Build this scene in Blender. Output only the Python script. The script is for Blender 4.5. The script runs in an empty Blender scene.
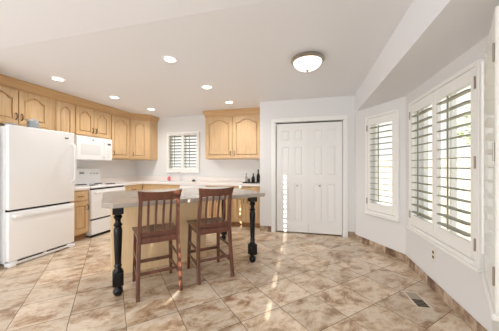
import bpy, bmesh, math, random
from mathutils import Vector, Matrix
C = bpy.context.scene.collection
S = bpy.context.scene
R = math.radians
PI = math.pi
random.seed(4)

# ------------------------------------------------------------------ camera, world, sun, exposure
CAM_H, YAW, FPX = 1.22, 14.5, 235.0
cd = bpy.data.cameras.new('camera')
cd.sensor_width = 36.0
cd.lens = FPX / 499.0 * 36.0
cd.shift_y = (166.5 - 165.5) / 499.0
cd.clip_start = 0.05
cam = bpy.data.objects.new('camera', cd)
C.objects.link(cam)
cam.location = (0, 0, CAM_H)
cam.rotation_euler = (R(90), 0, R(YAW))
S.camera = cam

w = bpy.data.worlds.new('world')
S.world = w
w.use_nodes = True
bg = w.node_tree.nodes['Background']
bg.inputs[0].default_value = (0.98, 1.0, 0.96, 1)
bg.inputs[1].default_value = 1.2

sd = bpy.data.lights.new('sun', 'SUN')
sd.energy = 16.0
sd.angle = R(0.2)
sd.color = (1.0, 0.93, 0.82)
sun = bpy.data.objects.new('sun', sd)
C.objects.link(sun)
SUN_EL = 10.0
sdir = Vector((-0.045, 1.0, -math.tan(R(SUN_EL))))
sun.rotation_euler = sdir.to_track_quat('-Z', 'Y').to_euler()
sun.location = (3, -4, 4)

def fill_light(name, loc, rot, sx, sy, energy, col=(0.95, 0.975, 1.0)):
    ld = bpy.data.lights.new(name, 'AREA')
    ld.shape = 'RECTANGLE'
    ld.size, ld.size_y = sx, sy
    ld.energy = energy
    ld.color = col
    lo = bpy.data.objects.new(name, ld)
    C.objects.link(lo)
    lo.location = loc
    lo.rotation_euler = rot
    return lo


# added unseen fill lamps behind the camera and in the room on the left
fill_light('rear_fill', (-2.4, -3.0, 1.2), (R(118), 0, 0), 5.0, 2.2, 225)
fill_light('left_room_fill', (-5.4, -0.7, 1.3), (R(100), 0, R(-90)), 3.6, 2.2, 22, (0.88, 0.94, 1.0))

# added fill lamp low outside the bay, imitating bounce off the ground
fill_light('bay_ground_fill', (3.4, 2.7, 0.0), (0, R(-118), 0), 2.0, 3.4, 120, (1, 1, 0.97))

S.view_settings.view_transform = 'Standard'
S.view_settings.look = 'None'
S.view_settings.gamma = 1.0
S.view_settings.use_curve_mapping = False
S.view_settings.exposure = 0.0
S.cycles.max_bounces = 10
S.cycles.diffuse_bounces = 6
S.cycles.use_denoising = True
S.cycles.sample_clamp_indirect = 8


# ------------------------------------------------------------------ materials
def srgb(r, g, b):
    f = lambda c: (c / 255 / 12.92) if c / 255 <= 0.04045 else ((c / 255 + 0.055) / 1.055) ** 2.4
    return (f(r), f(g), f(b), 1)


def mat(name, col, rough=0.5, metal=0.0, emit=None, estr=0.0, spec=0.5, bump=0.0, bscale=60, coat=0.0):
    m = bpy.data.materials.new(name)
    m.use_nodes = True
    nt = m.node_tree
    b = nt.nodes['Principled BSDF']
    b.inputs['Base Color'].default_value = col
    b.inputs['Roughness'].default_value = rough
    b.inputs['Metallic'].default_value = metal
    b.inputs['Specular IOR Level'].default_value = spec
    b.inputs['Coat Weight'].default_value = coat
    if emit:
        b.inputs['Emission Color'].default_value = emit
        b.inputs['Emission Strength'].default_value = estr
    tc = nt.nodes.new('ShaderNodeTexCoord')
    n = nt.nodes.new('ShaderNodeTexNoise')
    n.inputs['Scale'].default_value = bscale
    n.inputs['Detail'].default_value = 3
    nt.links.new(tc.outputs['Object'], n.inputs['Vector'])
    if bump > 0:
        bp = nt.nodes.new('ShaderNodeBump')
        bp.inputs['Strength'].default_value = bump
        bp.inputs['Distance'].default_value = 0.002
        nt.links.new(n.outputs['Fac'], bp.inputs['Height'])
        nt.links.new(bp.outputs['Normal'], b.inputs['Normal'])
    return m


def wood(name, c1, c2, c3, rough=0.4, coat=0.2, scale=1.0, axis='z'):
    m = bpy.data.materials.new(name)
    m.use_nodes = True
    nt = m.node_tree
    N, L = nt.nodes, nt.links
    b = N['Principled BSDF']
    b.inputs['Roughness'].default_value = rough
    b.inputs['Coat Weight'].default_value = coat
    b.inputs['Coat Roughness'].default_value = 0.25
    tc = N.new('ShaderNodeTexCoord')
    mp = N.new('ShaderNodeMapping')
    mp.inputs['Scale'].default_value = {'z': (34, 34, 2.2), 'x': (2.2, 34, 34), 'y': (34, 2.2, 34)}[axis]
    n = N.new('ShaderNodeTexNoise')
    n.inputs['Scale'].default_value = scale
    n.inputs['Detail'].default_value = 5
    n.inputs['Distortion'].default_value = 0.6
    mp2 = N.new('ShaderNodeMapping')
    mp2.inputs['Scale'].default_value = {'z': (5, 5, 0.7), 'x': (0.7, 5, 5), 'y': (5, .7, 5)}[axis]
    n2 = N.new('ShaderNodeTexNoise')
    n2.inputs['Scale'].default_value = 1.3
    oi = N.new('ShaderNodeObjectInfo')
    ad = N.new('ShaderNodeVectorMath')
    ad.operation = 'ADD'
    L.new(tc.outputs['Object'], ad.inputs[0])
    L.new(oi.outputs['Location'], ad.inputs[1])
    L.new(ad.outputs[0], mp.inputs['Vector'])
    L.new(ad.outputs[0], mp2.inputs['Vector'])
    L.new(mp.outputs[0], n.inputs['Vector'])
    L.new(mp2.outputs[0], n2.inputs['Vector'])
    cr = N.new('ShaderNodeValToRGB')
    cr.color_ramp.elements[0].position = 0.3
    cr.color_ramp.elements[0].color = c1
    cr.color_ramp.elements[1].position = 0.7
    cr.color_ramp.elements[1].color = c2
    L.new(n.outputs['Fac'], cr.inputs['Fac'])
    mx = N.new('ShaderNodeMix')
    mx.data_type = 'RGBA'
    mx.inputs[7].default_value = c3
    mr = N.new('ShaderNodeMapRange')
    mr.inputs[1].default_value = 0.4
    mr.inputs[2].default_value = 0.75
    mr.inputs[4].default_value = 0.6
    L.new(n2.outputs['Fac'], mr.inputs[0])
    L.new(mr.outputs[0], mx.inputs[0])
    L.new(cr.outputs[0], mx.inputs[6])
    L.new(mx.outputs[2], b.inputs['Base Color'])
    return m


def stone(name, angle, size, off, grout, ramp, rough=0.35, nscale=4.2, vec='Object', rows=None):
    """tumbled stone tiles laid on a grid of the given pitch; each tile gets its own shift of the veining"""
    m = bpy.data.materials.new(name)
    m.use_nodes = True
    nt = m.node_tree
    N, L = nt.nodes, nt.links
    b = N['Principled BSDF']
    geo = N.new('ShaderNodeNewGeometry')
    mp = N.new('ShaderNodeMapping')
    mp.inputs['Rotation'].default_value = (0, 0, R(angle))
    mp.inputs['Location'].default_value = (off[0], off[1], 0)
    L.new(geo.outputs['Position'], mp.inputs['Vector'])
    br = N.new('ShaderNodeTexBrick')
    br.offset = 0.0
    br.squash = 1.0
    br.inputs['Scale'].default_value = 1.0
    br.inputs['Mortar Size'].default_value = 0.0026
    br.inputs['Mortar Smooth'].default_value = 0.2
    br.inputs['Brick Width'].default_value = size[0]
    br.inputs['Row Height'].default_value = size[1]
    br.inputs['Color1'].default_value = (0, 0, 0, 1)
    br.inputs['Color2'].default_value = (1, 1, 1, 1)
    L.new(mp.outputs[0], br.inputs['Vector'])
    # per-tile offset for the veins
    sc = N.new('ShaderNodeVectorMath')
    sc.operation = 'DIVIDE'
    sc.inputs[1].default_value = (size[0], size[1], 1)
    fl = N.new('ShaderNodeVectorMath')
    fl.operation = 'FLOOR'
    wn = N.new('ShaderNodeTexWhiteNoise')
    wn.noise_dimensions = '3D'
    L.new(mp.outputs[0], sc.inputs[0])
    L.new(sc.outputs[0], fl.inputs[0])
    sep0 = N.new('ShaderNodeSeparateXYZ')
    com0 = N.new('ShaderNodeCombineXYZ')
    L.new(fl.outputs[0], sep0.inputs[0])
    L.new(sep0.outputs[0], com0.inputs[0])
    L.new(sep0.outputs[1], com0.inputs[1])
    L.new(com0.outputs[0], wn.inputs['Vector'])
    ml = N.new('ShaderNodeVectorMath')
    ml.operation = 'MULTIPLY_ADD'
    ml.inputs[1].default_value = (9, 9, 9)
    L.new(wn.outputs['Color'], ml.inputs[0])
    L.new(mp.outputs[0], ml.inputs[2])
    n1 = N.new('ShaderNodeTexNoise')
    n1.inputs['Scale'].default_value = nscale
    n1.inputs['Detail'].default_value = 10
    n1.inputs['Roughness'].default_value = 0.72
    n1.inputs['Distortion'].default_value = 0.35
    st = N.new('ShaderNodeMapping')
    st.inputs['Scale'].default_value = (1.0, 1.5, 1)
    st.inputs['Rotation'].default_value = (0, 0, R(35))
    L.new(ml.outputs[0], st.inputs['Vector'])
    L.new(st.outputs[0], n1.inputs['Vector'])
    cr = N.new('ShaderNodeValToRGB')
    el = cr.color_ramp.elements
    el[0].position, el[0].color = ramp[0]
    el[1].position, el[1].color = ramp[-1]
    for p, c in ramp[1:-1]:
        e = el.new(p)
        e.color = c
    L.new(n1.outputs['Fac'], cr.inputs['Fac'])
    # tone shift per tile
    hs = N.new('ShaderNodeHueSaturation')
    mr = N.new('ShaderNodeMapRange')
    mr.inputs[3].default_value = 0.86
    mr.inputs[4].default_value = 1.1
    L.new(wn.outputs['Value'], mr.inputs[0])
    L.new(mr.outputs[0], hs.inputs['Value'])
    L.new(cr.outputs[0], hs.inputs['Color'])
    mx = N.new('ShaderNodeMix')
    mx.data_type = 'RGBA'
    mx.inputs[7].default_value = grout
    L.new(br.outputs['Fac'], mx.inputs[0])
    L.new(hs.outputs[0], mx.inputs[6])
    L.new(mx.outputs[2], b.inputs['Base Color'])
    rr = N.new('ShaderNodeMapRange')
    rr.inputs[3].default_value = rough
    rr.inputs[4].default_value = 0.8
    L.new(br.outputs['Fac'], rr.inputs[0])
    L.new(rr.outputs[0], b.inputs['Roughness'])
    bp = N.new('ShaderNodeBump')
    bp.inputs['Strength'].default_value = 0.25
    bp.inputs['Distance'].default_value = 0.003
    sb = N.new('ShaderNodeMath')
    sb.operation = 'SUBTRACT'
    L.new(n1.outputs['Fac'], sb.inputs[0])
    L.new(br.outputs['Fac'], sb.inputs[1])
    L.new(sb.outputs[0], bp.inputs['Height'])
    L.new(bp.outputs[0], b.inputs['Normal'])
    return m


WALL = mat('wall paint', srgb(226, 226, 226), 0.85, bump=0.12, bscale=90, spec=0.25)
CEIL = mat('ceiling paint', srgb(233, 234, 237), 0.6, bump=0.25, bscale=70, spec=0.3)
TRIM = mat('white trim paint', srgb(238, 238, 236), 0.4)
SHUT = mat('shutter paint', srgb(240, 240, 237), 0.38)
LOUV_BACKLIT = mat('backlit louver tone', srgb(142, 140, 122), 0.45)  # backlit darkness of the white louvers put into an even olive-grey
DOORP = mat('door paint', srgb(236, 236, 235), 0.42)
MAPLE = wood('honey maple', srgb(194, 160, 117), srgb(215, 184, 142), srgb(203, 168, 122))
MAPLE_H = wood('honey maple rail', srgb(188, 148, 102), srgb(206, 168, 120), srgb(196, 156, 108), axis='y')
MAPLE_X = wood('honey maple long grain', srgb(188, 148, 102), srgb(206, 168, 120), srgb(196, 156, 108), axis='x')
PANELM = wood('pale maple panel', srgb(226, 194, 148), srgb(238, 212, 170), srgb(232, 202, 158), rough=0.45)
CHERRY = wood('dark cherry', srgb(74, 41, 30), srgb(116, 70, 53), srgb(94, 54, 41), rough=0.28, coat=0.5)
KICK = mat('toe kick', srgb(150, 112, 74), 0.6)
BLACK = mat('black lacquer', srgb(9, 9, 10), 0.3, spec=0.35)
DARK = mat('dark gap', srgb(22, 22, 22), 0.7)
WHITE = mat('white enamel', srgb(238, 239, 240), 0.25, coat=0.2)
WHITE2 = mat('white plastic', srgb(232, 233, 234), 0.4)
GREYP = mat('grey panel', srgb(220, 222, 224), 0.25)
COUNT = mat('pale laminate', srgb(234, 229, 225), 0.3)
ISLE = mat('grey beige laminate', srgb(160, 151, 140), 0.16, bump=0.02, bscale=200, spec=0.6)
ISLE_E = mat('laminate edge', srgb(176, 168, 158), 0.3)
BRONZE = mat('bronze pull', srgb(84, 66, 52), 0.35, 0.8)
NICKEL = mat('brushed nickel', srgb(176, 168, 158), 0.28, 1.0)
STEEL = mat('steel', srgb(214, 216, 218), 0.3, 0.7)
COIL = mat('coil element', srgb(26, 26, 28), 0.5)
DOMEG = mat('frosted dome glass', srgb(250, 248, 240), 0.4, emit=(1, 0.95, 0.86, 1), estr=1.6)
LENS = mat('recessed lamp lens', srgb(255, 250, 240), 0.4, emit=(1, 0.94, 0.84, 1), estr=9.0)
BEIGEP = mat('ivory plate', srgb(236, 230, 218), 0.45)
TAUPE = mat('taupe outlet', srgb(110, 98, 86), 0.5)
VENTW = mat('vent enamel', srgb(212, 200, 182), 0.45)
VENTD = mat('vent slots', srgb(38, 34, 30), 0.6)
TINB = mat('blue grey glass', srgb(138, 148, 152), 0.12, spec=0.8)
PINK = mat('pink soap', srgb(226, 120, 128), 0.3)
GREENS = mat('leaf green', srgb(186, 198, 160), 0.7)  # paler than real leaves, overexposure put into the colour
BARK = mat('bark', srgb(120, 104, 86), 0.9)
FENCE = mat('weathered fence', srgb(206, 204, 194), 0.8)
GROUND = mat('pale gravel', srgb(214, 208, 194), 0.9, bump=0.3, bscale=20)
STUCCO = mat('stucco', srgb(206, 200, 190), 0.9)

FLOORM = stone('travertine tile', -45, (0.388, 0.388), (-0.100, -0.071), srgb(108, 88, 72),
               [(0.30, srgb(112, 84, 64)), (0.40, srgb(164, 133, 104)), (0.48, srgb(200, 177, 150)),
                (0.57, srgb(220, 205, 186)), (0.70, srgb(186, 160, 132))], rough=0.3)


def base_mat():
    m = bpy.data.materials.new('tumbled baseboard tile')
    m.use_nodes = True
    nt = m.node_tree
    N, L = nt.nodes, nt.links
    b = N['Principled BSDF']
    b.inputs['Roughness'].default_value = 0.55
    tc = N.new('ShaderNodeTexCoord')
    sep = N.new('ShaderNodeSeparateXYZ')
    L.new(tc.outputs['Object'], sep.inputs[0])
    dv = N.new('ShaderNodeMath')
    dv.operation = 'DIVIDE'
    dv.inputs[1].default_value = 0.15
    L.new(sep.outputs[0], dv.inputs[0])
    fl = N.new('ShaderNodeMath')
    fl.operation = 'FLOOR'
    L.new(dv.outputs[0], fl.inputs[0])
    wn = N.new('ShaderNodeTexWhiteNoise')
    wn.noise_dimensions = '1D'
    L.new(fl.outputs[0], wn.inputs['W'])
    n = N.new('ShaderNodeTexNoise')
    n.inputs['Scale'].default_value = 14
    n.inputs['Detail'].default_value = 6
    L.new(tc.outputs['Object'], n.inputs['Vector'])
    ad = N.new('ShaderNodeMath')
    ad.operation = 'MULTIPLY_ADD'
    ad.inputs[1].default_value = 0.45
    L.new(wn.outputs['Value'], ad.inputs[0])
    L.new(n.outputs['Fac'], ad.inputs[2])
    cr = N.new('ShaderNodeValToRGB')
    e = cr.color_ramp.elements
    e[0].position, e[0].color = 0.45, srgb(108, 82, 64)
    e[1].position, e[1].color = 0.95, srgb(196, 176, 154)
    k = e.new(0.68)
    k.color = srgb(152, 126, 104)
    L.new(ad.outputs[0], cr.inputs['Fac'])
    fr = N.new('ShaderNodeMath')
    fr.operation = 'FRACT'
    L.new(dv.outputs[0], fr.inputs[0])
    lt = N.new('ShaderNodeMath')
    lt.operation = 'LESS_THAN'
    lt.inputs[1].default_value = 0.035
    L.new(fr.outputs[0], lt.inputs[0])
    mx = N.new('ShaderNodeMix')
    mx.data_type = 'RGBA'
    mx.inputs[7].default_value = srgb(120, 100, 82)
    L.new(lt.outputs[0], mx.inputs[0])
    L.new(cr.outputs[0], mx.inputs[6])
    L.new(mx.outputs[2], b.inputs['Base Color'])
    return m


BASEM = base_mat()
GLASS = bpy.data.materials.new('window glass')
GLASS.use_nodes = True
_nt = GLASS.node_tree
_o = _nt.nodes['Material Output']
_t = _nt.nodes.new('ShaderNodeBsdfTransparent')
_g = _nt.nodes.new('ShaderNodeBsdfGlossy')
_g.inputs['Roughness'].default_value = 0.02
_f = _nt.nodes.new('ShaderNodeMixShader')
_f.inputs[0].default_value = 0.06
_nt.links.new(_t.outputs[0], _f.inputs[1])
_nt.links.new(_g.outputs[0], _f.inputs[2])
_nt.links.new(_f.outputs[0], _o.inputs[0])


# ------------------------------------------------------------------ mesh helpers
def nb():
    return bmesh.new()


def box(bm, x0, x1, y0, y1, z0, z1, bev=0.0, seg=1, M=None):
    t = bmesh.new()
    bmesh.ops.create_cube(t, size=1)
    for v in t.verts:
        v.co = Vector(((x0 + x1) / 2 + v.co.x * (x1 - x0), (y0 + y1) / 2 + v.co.y * (y1 - y0), (z0 + z1) / 2 + v.co.z * (z1 - z0)))
    if bev > 0:
        bmesh.ops.bevel(t, geom=list(t.edges), offset=bev, segments=seg, affect='EDGES', profile=0.5)
    merge(bm, t, M)


def merge(bm, t, M=None):
    if M is not None:
        bmesh.ops.transform(t, matrix=M, verts=list(t.verts))
    me = bpy.data.meshes.new('tmp')
    t.to_mesh(me)
    t.free()
    bm.from_mesh(me)
    bpy.data.meshes.remove(me)


def prism(bm, pts, a0, a1, plane='xz', M=None, bev=0.0):
    """polygon extruded: plane 'xz' -> along y, 'xy' -> along z, 'yz' -> along x"""
    t = bmesh.new()
    def P(p, a):
        if plane == 'xz':
            return (p[0], a, p[1])
        if plane == 'xy':
            return (p[0], p[1], a)
        return (a, p[0], p[1])
    A = [t.verts.new(P(p, a0)) for p in pts]
    B = [t.verts.new(P(p, a1)) for p in pts]
    n = len(pts)
    t.faces.new(A)
    t.faces.new(B[::-1])
    for i in range(n):
        t.faces.new((A[i], B[i], B[(i + 1) % n], A[(i + 1) % n]))
    bmesh.ops.recalc_face_normals(t, faces=list(t.faces))
    if bev > 0:
        bmesh.ops.bevel(t, geom=list(t.edges), offset=bev, segments=1, affect='EDGES')
    merge(bm, t, M)


def loft(bm, rings, cap=True, closed=True, M=None):
    t = bmesh.new()
    vs = [[t.verts.new(p) for p in r] for r in rings]
    n = len(rings[0])
    for a, b in zip(vs, vs[1:]):
        for i in range(n if closed else n - 1):
            t.faces.new((a[i], a[(i + 1) % n], b[(i + 1) % n], b[i]))
    if cap:
        t.faces.new(vs[0][::-1])
        t.faces.new(vs[-1])
    bmesh.ops.recalc_face_normals(t, faces=list(t.faces))
    merge(bm, t, M)


def lathe(bm, prof, cx=0, cy=0, n=24, M=None):
    rings = []
    for r, z in prof:
        r = max(r, 0.0004)
        rings.append([(cx + r * math.cos(2 * PI * i / n), cy + r * math.sin(2 * PI * i / n), z) for i in range(n)])
    loft(bm, rings, M=M)


def tube(bm, path, r, n=10, M=None):
    path = [Vector(p) for p in path]
    rings = []
    up = None
    for i, p in enumerate(path):
        d = (path[min(i + 1, len(path) - 1)] - path[max(i - 1, 0)]).normalized()
        if up is None:
            up = Vector((0, 0, 1)) if abs(d.z) < 0.9 else Vector((1, 0, 0))
        s = d.cross(up).normalized()
        up = s.cross(d).normalized()
        rr = r[i] if isinstance(r, (list, tuple)) else r
        rings.append([p + s * rr * math.cos(2 * PI * k / n) + up * rr * math.sin(2 * PI * k / n) for k in range(n)])
    loft(bm, rings, M=M)


def bar(bm, path, w, d, side=(1, 0, 0), M=None):
    """rectangular bar along a path; w along 'side', d across; w,d may be lists"""
    path = [Vector(p) for p in path]
    side = Vector(side).normalized()
    rings = []
    for i, p in enumerate(path):
        t = (path[min(i + 1, len(path) - 1)] - path[max(i - 1, 0)]).normalized()
        s = (side - t * side.dot(t)).normalized()
        o = t.cross(s).normalized()
        ww = (w[i] if isinstance(w, (list, tuple)) else w) / 2
        dd = (d[i] if isinstance(d, (list, tuple)) else d) / 2
        c = 0.22
        q = [(1, -1 + c), (1, 1 - c), (1 - c, 1), (-1 + c, 1), (-1, 1 - c), (-1, -1 + c), (-1 + c, -1), (1 - c, -1)]
        rings.append([p + s * ww * a + o * dd * b for a, b in q])
    loft(bm, rings, M=M)


def obj(name, bm, material, parent=None, smooth=False, loc=None, rotz=0.0):
    me = bpy.data.meshes.new(name)
    bm.to_mesh(me)
    bm.free()
    me.materials.append(material)
    if smooth:
        for p in me.polygons:
            p.use_smooth = True
        try:
            me.set_sharp_from_angle(angle=R(38))
        except Exception:
            pass
    o = bpy.data.objects.new(name, me)
    C.objects.link(o)
    if parent:
        o.parent = parent
    if loc:
        o.location = loc
        o.rotation_euler = (0, 0, rotz)
    return o


def thing(name, label, cat, loc=(0, 0, 0), rotz=0.0, group=None):
    o = bpy.data.objects.new(name, None)
    o.empty_display_size = 0.1
    C.objects.link(o)
    o.location = loc
    o.rotation_euler = (0, 0, rotz)
    o['label'] = label
    o['category'] = cat
    if group:
        o['group'] = group
    return o


def tag(o, label, cat, group=None):
    o['label'] = label
    o['category'] = cat
    if group:
        o['group'] = group
    return o


def struct(o):
    o['kind'] = 'structure'
    return o


def copy_tree(o, parent=None):
    c = o.copy()
    C.objects.link(c)
    if parent:
        c.parent = parent
    for ch in list(o.children):
        copy_tree(ch, c)
    return c


# ------------------------------------------------------------------ layout numbers
CZ = 2.44            # ceiling
XL = -4.33           # left kitchen wall
YB = 5.12            # back kitchen wall
YP = 4.35            # pantry wall
XP = -0.92           # left end of the pantry wall
XH = 0.735           # header / pier plane of the bay
XR = 1.18            # centre wall of the bay
BZ = 2.12            # bay ceiling
BAY_A = Vector((XH, 4.20, 0))
BAY_B = Vector((XR, 3.41, 0))
BAY_C = Vector((XR, 1.93, 0))
BAY_D = Vector((XH, 1.06, 0))
YV = 1.71            # ceiling starts to rise towards the living side
YEND = -3.2


def wall(name, A, B, z0, z1, th, openings=(), material=None):
    """vertical wall; room side is on the right hand going A -> B is local -y; thickness goes to +y"""
    A, B = Vector((A[0], A[1], 0)), Vector((B[0], B[1], 0))
    L = (B - A).length
    ang = math.atan2(B.y - A.y, B.x - A.x)
    ss = sorted({0.0, L, *[o[0] for o in openings], *[o[1] for o in openings]})
    zs = sorted({z0, z1, *[o[2] for o in openings], *[o[3] for o in openings]})
    bm = nb()
    for s0, s1 in zip(ss, ss[1:]):
        run = None
        for a, b in zip(zs, zs[1:]):
            mid = ((s0 + s1) / 2, (a + b) / 2)
            if any(o[0] < mid[0] < o[1] and o[2] < mid[1] < o[3] for o in openings):
                continue
            box(bm, s0, s1, 0, th, a, b)
    bmesh.ops.remove_doubles(bm, verts=list(bm.verts), dist=1e-5)
    return struct(obj(name, bm, material or WALL, loc=(A.x, A.y, 0), rotz=ang))


# ------------------------------------------------------------------ shell
bm = nb()
box(bm, -5.6, 1.5, YEND, 5.3, -0.12, 0.0)
struct(obj('floor', bm, FLOORM))
bm = nb()
prism(bm, [(5.3, CZ), (YV, CZ), (YEND, CZ + (YV - YEND) * 0.085), (YEND, CZ + (YV - YEND) * 0.085 + 0.12), (YV, CZ + 0.12), (5.3, CZ + 0.12)], -5.6, 1.5, 'yz')
struct(obj('ceiling', bm, CEIL))
# bay header and its lower ceiling, one solid drop
bm = nb()
prism(bm, [(XH, YP + 0.02), (XH, 0.95), (XR + 0.2, 0.95), (XR + 0.2, YP + 0.02)], BZ, CZ + 0.01, 'xy')
struct(obj('ceiling_bay', bm, CEIL))

wall('wall_left', (XL, 1.80), (XL, YB), 0, CZ, 0.15)
wall('wall_return', (XL, 1.80), (-3.62, 1.80), 0, CZ, 0.13)
KW = (-3.385, -2.585, 1.135, 2.015)     # kitchen window opening
wall('wall_back', (XL, YB), (1.0, YB), 0, CZ, 0.15, [(KW[0] - XL, KW[1] - XL, KW[2], KW[3])])
wall('wall_pantry_side', (XP, YB), (XP, YP + 0.11), 0, CZ, 0.11)
DOX0, DOX1, DOZ = -0.63, 0.557, 2.04
wall('wall_pantry', (XP, YP), (XH, YP), 0, CZ, 0.11, [(DOX0 - XP, DOX1 - XP, 0, DOZ)])
wall('wall_pantry_end', (XH, YB), (XH, YP + 0.11), 0, CZ, 0.12)
wall('wall_pier', (XH, YP + 0.11), (BAY_A.x, BAY_A.y), 0, BZ, 0.14)
BL = (BAY_B - BAY_A).length
W1 = (BL - 0.66 + 0.035, BL - 0.08 - 0.035, 0.56, 1.94)
wall('wall_bay_left', BAY_A, BAY_B, 0, BZ, 0.15, [W1])
W2 = (BAY_B.y - 3.17, BAY_B.y - 2.03, 0.54, 1.94)
wall('wall_bay_center', BAY_B, BAY_C, 0, BZ, 0.15, [W2])
W3 = (0.08 + 0.035, 0.66 - 0.035, 0.56, 1.94)
wall('wall_bay_right', BAY_C, BAY_D, 0, BZ, 0.15, [W3])
wall('wall_right', (XH, 1.06), (XH, YEND), 0, 3.6, 0.15)
wall('wall_far_left', (-5.6, YEND), (-5.6, 1.80), 0, 3.7, 0.15)
wall('wall_far_side', (-5.6, 1.80), (XL, 1.80), 0, 3.0, 0.13)
# added unseen block outside the right wall, keeps sun off the bay
bm = nb()
box(bm, XH + 0.15, 2.4, -2.6, -1.5, -0.25, 4.5)
struct(obj('sun_blocker', bm, STUCCO))

# rear wall of the living side: added unseen boards, slits shaped to throw sun strips
RW = (-2.60, 0.50, 0.85, 2.45)
wall('wall_rear', (XH + 0.15, YEND), (-5.6, YEND), 0, 3.7, 0.15, [(XH + 0.15 - RW[1], XH + 0.15 - RW[0], RW[2], RW[3])])
bm = nb()
SLITS = [(-0.11, 0.042, 0.85, 2.45), (-1.01, 0.034, 0.85, 2.45), (-1.57, 0.024, 0.85, 1.36)]
edges = [RW[0]] + [v for c, ws, _a, _b in sorted(SLITS) for v in (c - ws / 2, c + ws / 2)] + [RW[1]]
for a, b in zip(edges[0::2], edges[1::2]):
    box(bm, a, b, YEND - 0.03, YEND, RW[2], RW[3])
for c, ws, za, zb in SLITS:
    z = RW[2]
    if zb < RW[3]:
        box(bm, c - ws / 2, c + ws / 2, YEND - 0.02, YEND - 0.01, zb, RW[3])
    while z < RW[3]:
        box(bm, c - ws / 2, c + ws / 2, YEND - 0.02, YEND - 0.01, z, min(RW[3], z + 0.042))
        z += 0.09
struct(obj('window_5', bm, SHUT))


def baseboard(name, A, B, h=0.095):
    A, B = Vector((A[0], A[1], 0)), Vector((B[0], B[1], 0))
    L = (B - A).length
    bm = nb()
    box(bm, 0, L, -0.011, 0.0, 0, h, 0.003)
    o = struct(obj(name, bm, BASEM, loc=(A.x, A.y, 0), rotz=math.atan2(B.y - A.y, B.x - A.x)))
    return o


baseboard('baseboard_left', (XP, YP), (DOX0 - 0.075, YP), 0.105)
baseboard('baseboard_pantry', (DOX1 + 0.075, YP), (XH, YP), 0.1)
baseboard('baseboard_pier', (XH, YP), BAY_A)
baseboard('baseboard_bay_left', BAY_A, BAY_B)
baseboard('baseboard_bay_center', BAY_B, BAY_C)
baseboard('baseboard_bay_right', BAY_C, BAY_D)

# ------------------------------------------------------------------ pantry door
bm = nb()
cw = 0.07
for a, b, z0, z1 in ((DOX0 - cw, DOX0, 0, DOZ), (DOX1, DOX1 + cw, 0, DOZ), (DOX0 - cw, DOX1 + cw, DOZ, DOZ + cw)):
    box(bm, a, b, YP - 0.018, YP, z0, z1, 0.004)
box(bm, DOX0 - 0.0, DOX0 + 0.012, YP, YP + 0.11, 0, DOZ)
box(bm, DOX1 - 0.012, DOX1, YP, YP + 0.11, 0, DOZ)
box(bm, DOX0, DOX1, YP, YP + 0.11, DOZ - 0.008, DOZ)
struct(obj('trim_1', bm, TRIM))
door = struct(thing('door_1', 'white six panel bifold pantry door with two small nickel knobs', 'door', ((DOX0 + DOX1) / 2, YP + 0.03, 0)))
del door['label'], door['category']


def panel_leaf(wd, h, th):
    bm = nb()
    x0, x1 = -wd / 2, wd / 2
    box(bm, x0, x1, 0.010, th, 0, h)
    st, mid = 0.095, 0.075
    rails = [(0, 0.2), (0.90, 1.03), (1.57, 1.67), (h - 0.11, h)]
    for a, b in ((x0, x0 + st), (-mid / 2, mid / 2), (x1 - st, x1)):
        box(bm, a, b, 0, 0.012, 0, h)
    for a, b in rails:
        box(bm, x0 + st, -mid / 2, 0, 0.012, a, b)
        box(bm, mid / 2, x1 - st, 0, 0.012, a, b)
    for (a, b) in ((x0 + st, -mid / 2), (mid / 2, x1 - st)):
        for (c, d) in ((0.2, 0.90), (1.03, 1.57), (1.67, h - 0.11)):
            m = 0.016
            rings = []
            for ins, y in ((m, 0.010), (m + 0.014, 0.002)):
                rings.append([(a + ins, y, c + ins), (b - ins, y, c + ins), (b - ins, y, d - ins), (a + ins, y, d - ins)])
            loft(bm, rings)
    return bm


LW = (DOX1 - DOX0) / 2 - 0.022
for k, sx in ((0, -1), (1, 1)):
    lf = obj('door_leaf', panel_leaf(LW, 1.985, 0.034), DOORP, door, loc=(sx * (LW / 2 + 0.002), 0, 0.022))
    bm = nb()
    lathe(bm, [(0.009, 0), (0.007, 0.012), (0.016, 0.02), (0.018, 0.028), (0.012, 0.035), (0.0, 0.036)], n=14, M=Matrix.Rotation(R(90), 4, 'X'))
    obj('knob', bm, NICKEL, lf, smooth=True, loc=(-sx * LW * 0.5 + sx * 0.195, 0, 0.855))

# ------------------------------------------------------------------ windows and shutters


def louver(bm, x0, x1, z, chord, tilt, th=0.0095):
    """one elliptical louver with narrow round pivots at both ends; outer (+y) edge drops with tilt"""
    def sec(x, c, t):
        out = []
        for k in range(12):
            a = 2 * PI * k / 12
            y, zz = c / 2 * math.cos(a), t / 2 * math.sin(a)
            out.append((x, y * math.cos(tilt) + zz * math.sin(tilt), z - y * math.sin(tilt) + zz * math.cos(tilt)))
        return out
    g = 0.003
    rings = [sec(x0 + g, chord * 0.55, th * 0.8), sec(x0 + g + 0.012, chord * 0.86, th), sec(x0 + g + 0.024, chord, th),
             sec(x1 - g - 0.024, chord, th), sec(x1 - g - 0.012, chord * 0.86, th), sec(x1 - g, chord * 0.55, th * 0.8)]
    loft(bm, rings)


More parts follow.
